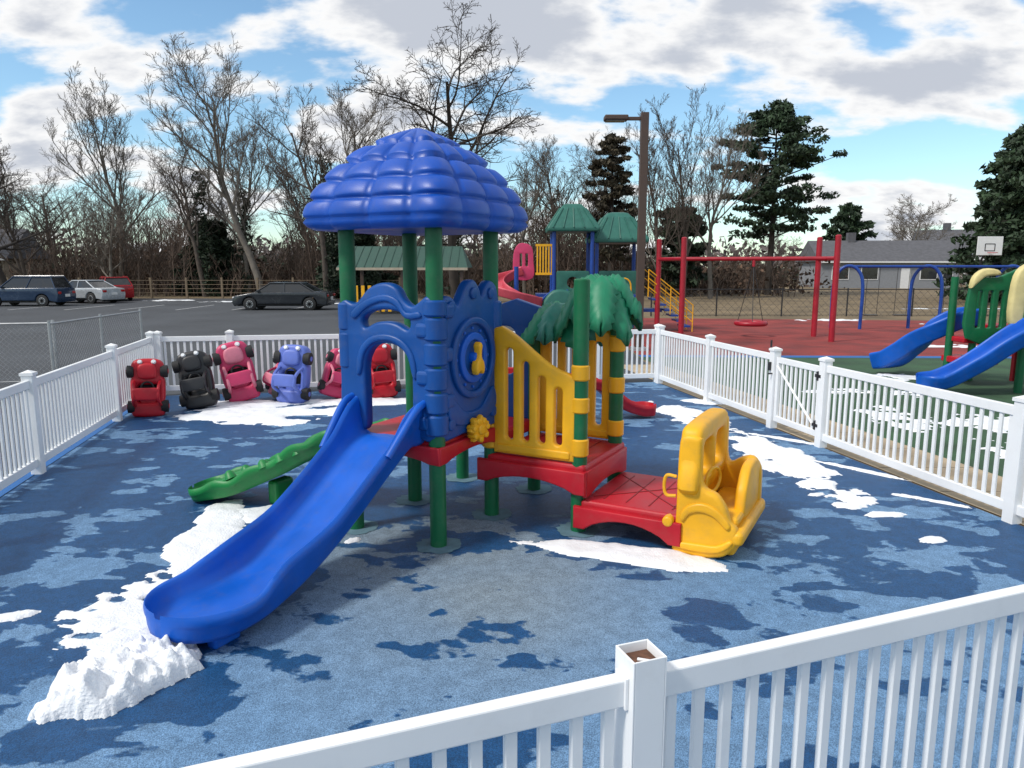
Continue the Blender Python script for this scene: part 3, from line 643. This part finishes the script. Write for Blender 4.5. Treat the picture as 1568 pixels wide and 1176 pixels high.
# ---------------------------------------------------------------- chain-link / wire fences
def chainlink(name,p0,p1,h,step=.09,r=.0025,postsp=2.4,pr=.03,mat=galv):
    T=root(name); p0=Vector(p0+(0,));p1=Vector(p1+(0,)); d=(p1-p0); L=d.length; d.normalize(); n=max(1,round(L/postsp))
    tubes('posts',T,[([p0+d*(L*i/n),p0+d*(L*i/n)+Vector((0,0,h+.06))],pr) for i in range(n+1)],mat,8)
    tubes('rails',T,[([p0+Vector((0,0,h)),p1+Vector((0,0,h))],pr*.7),([p0+Vector((0,0,.06)),p1+Vector((0,0,.06))],pr*.3)],mat,6)
    w=[]; k=-h
    while k<L:
        for s in(0,1):
            a0=max(k,0);a1=min(k+h,L)
            za,zb=(a0-k),(a1-k)
            if s: za,zb=h-za,h-zb
            if a1>a0: w.append(([p0+d*a0+Vector((0,0,za)),p0+d*a1+Vector((0,0,zb))],r))
        k+=step
    tubes('mesh',T,w,mat,3,False)
chainlink('chain_link_fence',(-13.5,13.2),(-9.05,14.3),1.2,.1); chainlink('chain_link_fence',(-9.0,14.1),(-9.3,18.2),1.2,.1)
chainlink('chain_link_fence',(6.5,34),(40,34),1.25,.35,.006,3,.035,black)
T=root('farm_wire_fence')
boxes('posts',T,[((-42+2.6*i,53.5,.75),(.14,.14,1.5)) for i in range(14)],wood,.01)
tubes('rails',T,[([(-42,53.45,z),(-8,53.45,z)],.018) for z in(.4,.7,1.0,1.3)],wood,5)
# ---------------------------------------------------------------- cars
tailr=M('tail_red',(.4,.01,.01),.2)
def car(name,x,y,rz,L,H,paintm,suv=False):
    T=root(name,(x,y,0),rz); W=1.82; l=L/2
    belt=.95 if not suv else 1.05
    wr=.34; wx=(l-.95,-l+.98)
    o=[(-l+.05,.35)]
    def wh(cx): return [(cx+ (wr+.06)*math.cos(pi-pi*i/8),.33+(wr+.06)*math.sin(pi-pi*i/8)) for i in range(9)]
    o+= [(-l+.1,.24)]+[p for p in wh(wx[1])]+[p for p in wh(wx[0])]+[(l-.12,.22),(l-.02,.4),(l-.03,.62),(l-.2,.78),(l-1.2,belt),(-l+(.7 if not suv else .25),belt+.04),(-l+.06,belt-.02),(-l+.0,.6)]
    panel('body',T,[o],W,.06,paintm,frame((0,0,0),(1,0,0),(0,0,1)))
    fr=l-1.25; fr2=fr-.75; rb=-l+(.65 if not suv else .2); rb2=rb+(.85 if not suv else .3); z0=belt-.02; z1=H-.05; w0=W/2-.06; w1=W/2-.26
    v=[(rb,-w0,z0),(fr,-w0,z0),(fr,w0,z0),(rb,w0,z0),(rb2,-w1,z1),(fr2,-w1,z1),(fr2,w1,z1),(rb2,w1,z1)]
    o=mk('windows',v,BF,glassd,T); bevmod(o,.04,2)
    xm=(rb2+fr2)/2
    v=bxv((xm,0,H-.03),(fr2-rb2+.12,2*w1+.08,.07)); o=mk('roof',v,BF,paintm,T); bevmod(o,.03,3)
    pl=[]
    for s in(-1,1):
        for a,b in((fr+.02,fr2+.02),(rb-.02,rb2-.02),((fr+rb)/2+.05,(fr2+rb2)/2+.03)): pl.append(([(a,s*(w0+.012),z0),(b,s*(w1+.012),z1)],.035))
        if suv: pl.append(([(rb2,s*w1,H+.04),(fr2-.1,s*w1,H+.04)],.02))
    tubes('pillars',T,pl,paintm,6)
    for cx in wx:
        for s in(-1,1):
            tube('tyre',T,[(cx,s*.70,.33),(cx,s*.72,.33),(cx,s*.89,.33),(cx,s*.905,.33)],[wr-.05,wr,wr,wr-.04],rubberb,24)
            tube('rim',T,[(cx,s*.88,.33),(cx,s*.912,.33)],[.22,.19],galv,14); 
            boxes('spokes',T,[((cx,s*.915,.33),(.36,.01,.05),0,Matrix.Rotation(k*pi/5*2,3,'Y')) for k in range(5)],black)
    box('underbody',T,(0,0,.32),(L-.5,W-.3,.2),rubberb)
    boxes('headlights',T,[((l-.12,s*.66,.66),(.2,.34,.11)) for s in(-1,1)],wtrim,.03); boxes('tail_lights',T,[((-l+.06,s*.7,.78),(.12,.3,.15)) for s in(-1,1)],tailr,.03)
    boxes('number_plate',T,[((-l-.005,0,.62),(.03,.45,.16))],wtrim)
    boxes('mirrors',T,[((fr-.2,s*(W/2+.05),belt+.08),(.14,.16,.12)) for s in(-1,1)],paintm,.03)
    boxes('door_handles',T,[((x0,-W/2-.006,belt-.14),(.18,.02,.03)) for x0 in(-.5,.5)],galv)
    return T
cb=M('car_black',(.02,.024,.03),.2,.05,spec=.7); cn=M('car_navy',(.018,.04,.085),.2,.05,spec=.7); cw=M('car_silver',(.5,.53,.56),.25,.05,metal=.2); crd=M('car_red',(.32,.01,.015),.22,.05)
car('parked_sedan',-12.3,39.5,pi,5.1,1.46,cb); car('parked_suv',-28.7,43.3,pi,4.7,1.72,cn,True); car('parked_sedan',-27.3,46.8,pi-.3,4.6,1.45,cw); car('parked_hatchback',-27.4,50.2,pi-.9,4.2,1.6,crd,True)
# ---------------------------------------------------------------- houses
def house(name,x,y,rz,L,D,hw,hr,wm,rm,wins):
    T=root(name,(x,y,0),rz)
    box('walls',T,(0,0,hw/2),(L,D,hw),wm)
    o=.4; l=L/2+o; d=D/2+o; z=hw-.05
    mk('roof',[(-l,-d,z),(l,-d,z),(l,d,z),(-l,d,z),(-l,0,z+hr),(l,0,z+hr)],[(0,1,5,4),(2,3,4,5),(1,2,5),(3,0,4),(3,2,1,0)],rm,T)
    boxes('fascia',T,[((0,-d,z-.08),(2*l,.05,.16))],wtrim)
    boxes('window_frames',T,[((a,-D/2-.02,hw*.55),(w+.2,.05,hh+.2)) for a,w,hh in wins],wtrim); boxes('window_glass',T,[((a,-D/2-.05,hw*.55),(w,.04,hh)) for a,w,hh in wins],glassd)
    box('door',T,(L*.12,-D/2-.03,1.05),(.95,.07,2.1),wtrim); box('chimney',T,(-L*.2,0,hw+hr+.2),(.8,.8,1.2),shing)
house('ranch_house',40.5,82,-.1,14,8,2.9,2.3,siding,shing,[(-5,1.6,1.2),(-2,1.6,1.2),(4,1.6,1.2),(5.9,.9,1.1)])
house('white_house',60,98,-.3,11,8,4.4,2.8,wtrim,shing,[(-3,1.2,1.3),(0,1.2,1.3),(3,1.2,1.3)])
house('tan_house',-46,62,.2,9,8,3,2.5,tanw,shing,[(-2,1.2,1.3),(3,1.2,1.3)])
T=root('garden_fence'); boxes('boards',T,[((46+.32*i,72,.9),(.3,.04,1.8)) for i in range(28)],wtrim)
# ---------------------------------------------------------------- trees
def bare_mesh(seed,H,r0,spread=.7,nl=4,kids=(12,8,7,6),upb=.12,trunkf=.62,mat=bark,first=.3,minr=.011):
    q=random.Random(seed); V=[];F=[]
    def br(p,d,L,r,lv):
        ns=(8,5,4,3,2)[lv]; pts=[p.copy()];ds=[]
        for i in range(ns):
            j=.10+.07*lv; d=(d+Vector((q.gauss(0,j),q.gauss(0,j),q.gauss(0,j*.7)+upb*(.4 if lv==0 else 1)))).normalized(); ds.append(d); pts.append(pts[-1]+d*(L/ns))
        rad=[max(minr,r*(1-.78*i/ns)) for i in range(ns+1)]
        tubegeo(V,F,pts,rad,(7,5,4,3,3)[lv],False)
        if lv>=nl: return
        nk=kids[lv]
        for k in range(nk):
            lo=first if lv==0 else .18; t=lo+(1-lo)*((k+q.random())/nk); t=min(t,.98)
            i=min(ns-1,int(t*ns)); fr=t*ns-i; pp=pts[i].lerp(pts[i+1],fr); dd=ds[i]
            az=k*2.4+q.uniform(-.6,.6); ref=Vector((math.cos(az),math.sin(az),0)) ; side=(ref-dd*ref.dot(dd))
            if side.length<.05: side=Vector((1,0,0))
            side.normalize(); an=q.uniform(.55,1.05)*spread*(1.25 if lv==0 else 1.1)
            nd=(dd*math.cos(an)+side*math.sin(an)).normalized()
            f_=(.62 if lv==0 else .55)*q.uniform(.7,1.15)*(1.05-.5*t)
            br(pp,nd,L*f_,rad[i]*.58,lv+1)
    br(Vector((0,0,-.1)),Vector((0,0,1)),H*trunkf*1.3,r0,0)
    zs=max(v.z for v in V); s=H/zs
    me=bpy.data.meshes.new('bare_tree'); me.from_pydata([(v.x*s,v.y*s,v.z*s) for v in V],[],F); me.materials.append(mat)
    me.polygons.foreach_set('use_smooth',[True]*len(me.polygons)); me.update(); return me
TM=[bare_mesh(11,16,.28,.75,mat=bark,kids=(12,8,6,5)),bare_mesh(22,17,.24,.5,mat=barkL,upb=.2),bare_mesh(33,16,.34,.95,mat=barkD,first=.25,upb=.08),bare_mesh(44,14,.2,.6,mat=bark,first=.12,upb=.2,kids=(12,8,6,5)),bare_mesh(55,18,.3,.6,mat=barkL,first=.35),bare_mesh(66,12,.18,.85,mat=barkL,first=.15)]
HT=[max(v.co.z for v in me.vertices) for me in TM]
def bt(i,x,y,h,rz,w=1):
    s=h/HT[i]; return link('bare_tree',TM[i],None,(x,y,0),(0,0,rz),(s*w,s*w,s))
bt(2,-34.5,50,12.4,0,1.0); bt(3,-37,56,12,2,1.2); bt(1,-32.0,60,17.3,1,1.1); bt(5,-30,55,9,2,1.2)
bt(0,-23.5,56,13.0,.4,1.0); bt(4,-18.8,55,18.5,2.2,1.0); bt(1,-20.8,58,15,4,1.1); bt(4,-14.5,58,17,5.1,1.0); bt(0,-12.6,50,14.5,1.2,.9); bt(3,-16.5,62,13,.9,1.2)
bt(2,-3.6,47,16.0,.7,1.0); bt(3,-7.8,56,12.5,1,1.1); bt(1,1.0,58,12.5,3,1.1); bt(0,3.6,62,13.0,2,1.0); bt(3,5.8,57,11.0,5,1.1)
bt(3,10.2,50,13.0,0,.9); bt(3,12.2,52,14.2,2.1,.9); bt(1,14.4,53,13.6,3.3,1.1); bt(4,9,60,13.5,1,1.0)
bt(5,50,92,11.5,1,1.2); bt(5,57,105,12,2,1.2); bt(5,-43,58,13,3,1.1); bt(2,-9.5,66,13,2,1.1); bt(5,35,100,9,0,1.2); bt(5,68,100,12,.4,1.2)
for i in range(15): bt(R.choice([0,1,3,5]),-62+i*5.0+R.uniform(-1.5,1.5),R.uniform(70,86),R.uniform(8.5,13),R.uniform(0,6),R.uniform(1.1,1.4))
def foliage_mesh(name,clumps,leaf,mat,seed=1):
    g=np.random.default_rng(seed); cs=[];sz=[]
    for (c,r,n) in clumps:
        d=g.normal(size=(n,3)); d/=np.linalg.norm(d,axis=1)[:,None]; rr=g.random(n)**.45
        r=np.array(r if hasattr(r,'__len__') else (r,r,r)); cs.append(np.array(c)+d*rr[:,None]*r); sz.append(np.full(n,leaf)*g.uniform(.5,1.4,n))
    cs=np.concatenate(cs); sz=np.concatenate(sz)[:,None]; n=len(cs)
    a=g.normal(size=(n,3)); a/=np.linalg.norm(a,axis=1)[:,None]; b=g.normal(size=(n,3)); b-=a*(a*b).sum(1)[:,None]; b/=np.linalg.norm(b,axis=1)[:,None]
    v=np.stack([cs-a*sz,cs-b*sz*.45,cs+a*sz,cs+b*sz*.45],1).reshape(-1,3)
    me=bpy.data.meshes.new(name); me.vertices.add(4*n); me.vertices.foreach_set('co',v.ravel()); me.loops.add(4*n); me.loops.foreach_set('vertex_index',np.arange(4*n,dtype=np.int32)); me.polygons.add(n); me.polygons.foreach_set('loop_start',np.arange(0,4*n,4,dtype=np.int32))
    try: me.polygons.foreach_set('loop_total',np.full(n,4,dtype=np.int32))
    except Exception: pass
    me.materials.append(mat); me.update(calc_edges=True); me.validate(); return me
def evergreen(name,x,y,H,W,z0,seed,kind='pine',mat=pineM,dens=70,leaf=.28,nl=None):
    q=random.Random(seed); T=root(name,(x,y,0)); cl=[];limbs=[]
    tubes('trunk',T,[([(0,0,0),(.1,0,H*.4),(.0,.1,H*.93)],[H*.02,H*.014,.04])],barkD,8)
    nl=nl or (42 if kind=='pine' else 80)
    for i in range(nl):
        t=(i+q.random())/nl; z=z0+(H-z0)*t
        if kind=='pine': L=W/2*(math.sin(pi*min(1,(t*.84+.16)))**.55)*q.uniform(.5,1.1)
        else: L=W/2*(1-t)**.8*q.uniform(.75,1.1)+.3
        az=i*2.4+q.uniform(-.5,.5); dz=(q.uniform(.02,.3) if kind=='pine' else -q.uniform(.05,.25))*L
        e=Vector((math.cos(az)*L,math.sin(az)*L,z+dz-.3)); limbs.append(([(0,0,z-.3-abs(dz)*.3),tuple(e)],[.07,.02]))
        for k in range(3 if kind=='pine' else 4):
            f=(1-.27*k)*q.uniform(.85,1); c=(e.x*f+q.gauss(0,.25),e.y*f+q.gauss(0,.25),z-.3+dz*f+q.gauss(0,.12)); r=q.uniform(.55,1.0)*(W/9)
            cl.append((c,(r,r,r*.36),int(dens*q.uniform(.7,1.3))))
    tubes('limbs',T,limbs,barkD,5); me=foliage_mesh('foliage',cl,leaf,mat,seed); link('foliage',me,T); return T
evergreen('pine_tree',21.0,60,14.9,10.0,5.0,5,dens=110,leaf=.19,nl=54)
evergreen('spruce_tree',31.3,45,10.8,8.5,.8,9,'spruce',dens=75,leaf=.2); evergreen('spruce_tree',35.5,52,12,9,.8,10,'spruce',dens=60); evergreen('spruce_tree',34.5,48,8,7,.8,13,'spruce',dens=60)
evergreen('evergreen_tree',7.6,57,12.3,4.6,3.0,15,'pine',mat=vineM,dens=90,leaf=.2,nl=50); evergreen('evergreen_tree',41.5,92,9.8,6,4.5,19,'pine',dens=50,leaf=.35)
evergreen('evergreen_tree',-24.5,60,6,6,.5,23,'spruce',mat=ivyM); evergreen('evergreen_tree',-11.5,54,6.8,6,.5,24,'spruce',mat=ivyM); evergreen('evergreen_tree',13,57,7,5,1,26,'pine',mat=ivyM)
cl=[]
for x,y,h in((-23.4,56,9.0),(-12.5,50,9.3),(-20.9,58,8),(-3.5,47,5),(3.6,62,8)):
    for i in range(int(h*2.5)): cl.append(((x+R.gauss(0,.15),y+R.gauss(0,.15),.5+i*.4),(.45*R.uniform(.5,1.3),.45,.5),45))
link('ivy',foliage_mesh('ivy',cl,.15,ivyM,3))
def thicket():
    q=random.Random(99); V=[];F=[]
    for i in range(3500):
        x=q.uniform(-80,22) if q.random()<.9 else q.uniform(24,75); y=q.uniform(56,76)+(25 if x>24 else 0)
        h=q.uniform(2.2,6.8)*(1.05 if x<16 else .5)*(.8+.35*math.sin(x*.35)); b=Vector((x,y,0)); tip=b+Vector((q.gauss(0,.6),q.gauss(0,.6),h))
        tubegeo(V,F,[b,tip],[.05,.015],3,False)
        for k in range(10):
            t=q.uniform(.15,.95); p=b.lerp(tip,t); L=h*q.uniform(.15,.4); an=q.uniform(0,2*pi)
            e=p+Vector((math.cos(an)*L*.55,math.sin(an)*L*.4,L*.8)); tubegeo(V,F,[p,e],[.022,.01],3,False)
            if k%2: 
                m=p.lerp(e,.5); tubegeo(V,F,[m,m+Vector((math.cos(an+1)*L*.4,math.sin(an+1)*L*.3,L*.4))],[.014,.01],3,False)
    return mk('distant_treeline',V,F,brushM)
thicket()
cl=[]
for i in range(300):
    x=R.uniform(-75,25); y=R.uniform(60,72); r=R.uniform(1.0,2.6); cl.append(((x,y,r*.6),(r*1.3,r,r),60))
link('undergrowth',foliage_mesh('undergrowth',cl,.26,browleaf,4))
cl=[]
for i in range(60):
    x=R.uniform(-60,24); y=R.uniform(64,74); r=R.uniform(1.0,2.6); cl.append(((x,y,r*.8),(r*1.3,r,r),70))
for i in range(60):
    x=R.uniform(26,80); y=R.uniform(86,100); r=R.uniform(.8,1.8); cl.append(((x,y,r*.6),(r*1.4,r,r),60))
link('evergreen_hedge',foliage_mesh('evergreen_hedge',cl,.3,ivyM,5))
cl=[]
for i in range(500):
    x=R.uniform(-220,260); y=R.uniform(150,190); r=R.uniform(2.5,5.5)*(1 if x<60 else .8); cl.append(((x,y,r*.8),(r*1.6,r,r*1.1),55))
link('far_woods',foliage_mesh('far_woods',cl,.9,M('far_brush',(.12,.10,.095),.95,.3,.1,island=.4),6))
# ---------------------------------------------------------------- sky & sun
Sd=Vector((-.62,-.36,.80)).normalized(); el=math.asin(Sd.z); az=math.atan2(Sd.x,Sd.y)
w=bpy.data.worlds.new('World'); scene.world=w; w.use_nodes=True; nt=w.node_tree; N=nt.nodes.new; Lk=nt.links.new
bg=nt.nodes['Background']; bg.inputs['Strength'].default_value=.1
sky=N('ShaderNodeTexSky'); sky.sky_type='NISHITA'; sky.sun_disc=False; sky.sun_elevation=el; sky.sun_rotation=az; sky.air_density=1.0; sky.dust_density=.4; sky.ozone_density=1.8
gain=N('ShaderNodeVectorMath'); gain.operation='MULTIPLY'; Lk(sky.outputs[0],gain.inputs[0]); gain.inputs[1].default_value=(1.5,1.75,1.75)
tc=N('ShaderNodeTexCoord'); sx=N('ShaderNodeSeparateXYZ'); Lk(tc.outputs['Generated'],sx.inputs[0])
def mm(op,a,b=None):
    n=N('ShaderNodeMath'); n.operation=op
    for i,x in enumerate((a,b)):
        if x is None: continue
        if isinstance(x,(int,float)): n.inputs[i].default_value=x
        else: Lk(x,n.inputs[i])
    return n.outputs[0]
zc=mm('MAXIMUM',sx.outputs[2],0.0); inv=mm('DIVIDE',1.0,mm('ADD',zc,.36))
vs=N('ShaderNodeVectorMath'); vs.operation='SCALE'; Lk(tc.outputs['Generated'],vs.inputs[0]); Lk(inv,vs.inputs['Scale'])
mp=N('ShaderNodeMapping'); mp.inputs['Location'].default_value=(4.7,2.1,0); mp.inputs['Scale'].default_value=(.95,1.4,0); Lk(vs.outputs[0],mp.inputs[0])
nz=N('ShaderNodeTexNoise'); nz.inputs['Scale'].default_value=2.5; nz.inputs['Detail'].default_value=8; nz.inputs['Roughness'].default_value=.54; nz.inputs['Distortion'].default_value=.05; Lk(mp.outputs[0],nz.inputs['Vector'])
cov=N('ShaderNodeMapRange'); cov.inputs['From Min'].default_value=.15; cov.inputs['From Max'].default_value=.36; cov.inputs['To Min'].default_value=-.010; cov.inputs['To Max'].default_value=.085; Lk(zc,cov.inputs[0])
den=mm('ADD',nz.outputs[0],cov.outputs[0])
mask=N('ShaderNodeMapRange'); mask.interpolation_type='SMOOTHSTEP'; mask.inputs['From Min'].default_value=.475; mask.inputs['From Max'].default_value=.57; Lk(den,mask.inputs[0])
core=N('ShaderNodeMapRange'); core.interpolation_type='SMOOTHSTEP'; core.inputs['From Min'].default_value=.55; core.inputs['From Max'].default_value=.67; Lk(den,core.inputs[0])
mc_=N('ShaderNodeMix'); mc_.data_type='RGBA'; Lk(core.outputs[0],mc_.inputs['Factor']); mc_.inputs['A'].default_value=(10,10,10,1); mc_.inputs['B'].default_value=(5.6,6.0,6.8,1)
mx=N('ShaderNodeMix'); mx.data_type='RGBA'; Lk(mask.outputs[0],mx.inputs['Factor']); Lk(gain.outputs[0],mx.inputs['A']); Lk(mc_.outputs['Result'],mx.inputs['B'])
Lk(mx.outputs['Result'],bg.inputs['Color'])
sl=bpy.data.lights.new('sun','SUN'); sl.energy=2.9; sl.angle=math.radians(10); sl.color=(1,.95,.87)
so=bpy.data.objects.new('sun',sl); col.objects.link(so); so.rotation_euler=Sd.to_track_quat('Z','Y').to_euler(); so.location=(0,0,30)
# ---------------------------------------------------------------- camera
cam=bpy.data.cameras.new('camera'); cam.lens=25.5; cam.sensor_width=36; cam.clip_end=2000; cam.clip_start=.05
co=bpy.data.objects.new('camera',cam); col.objects.link(co); co.location=(0,0,2.3); co.rotation_euler=(math.radians(90-9.2),0,0); scene.camera=co
scene.view_settings.view_transform='Standard'; scene.view_settings.look='None'; scene.view_settings.exposure=0
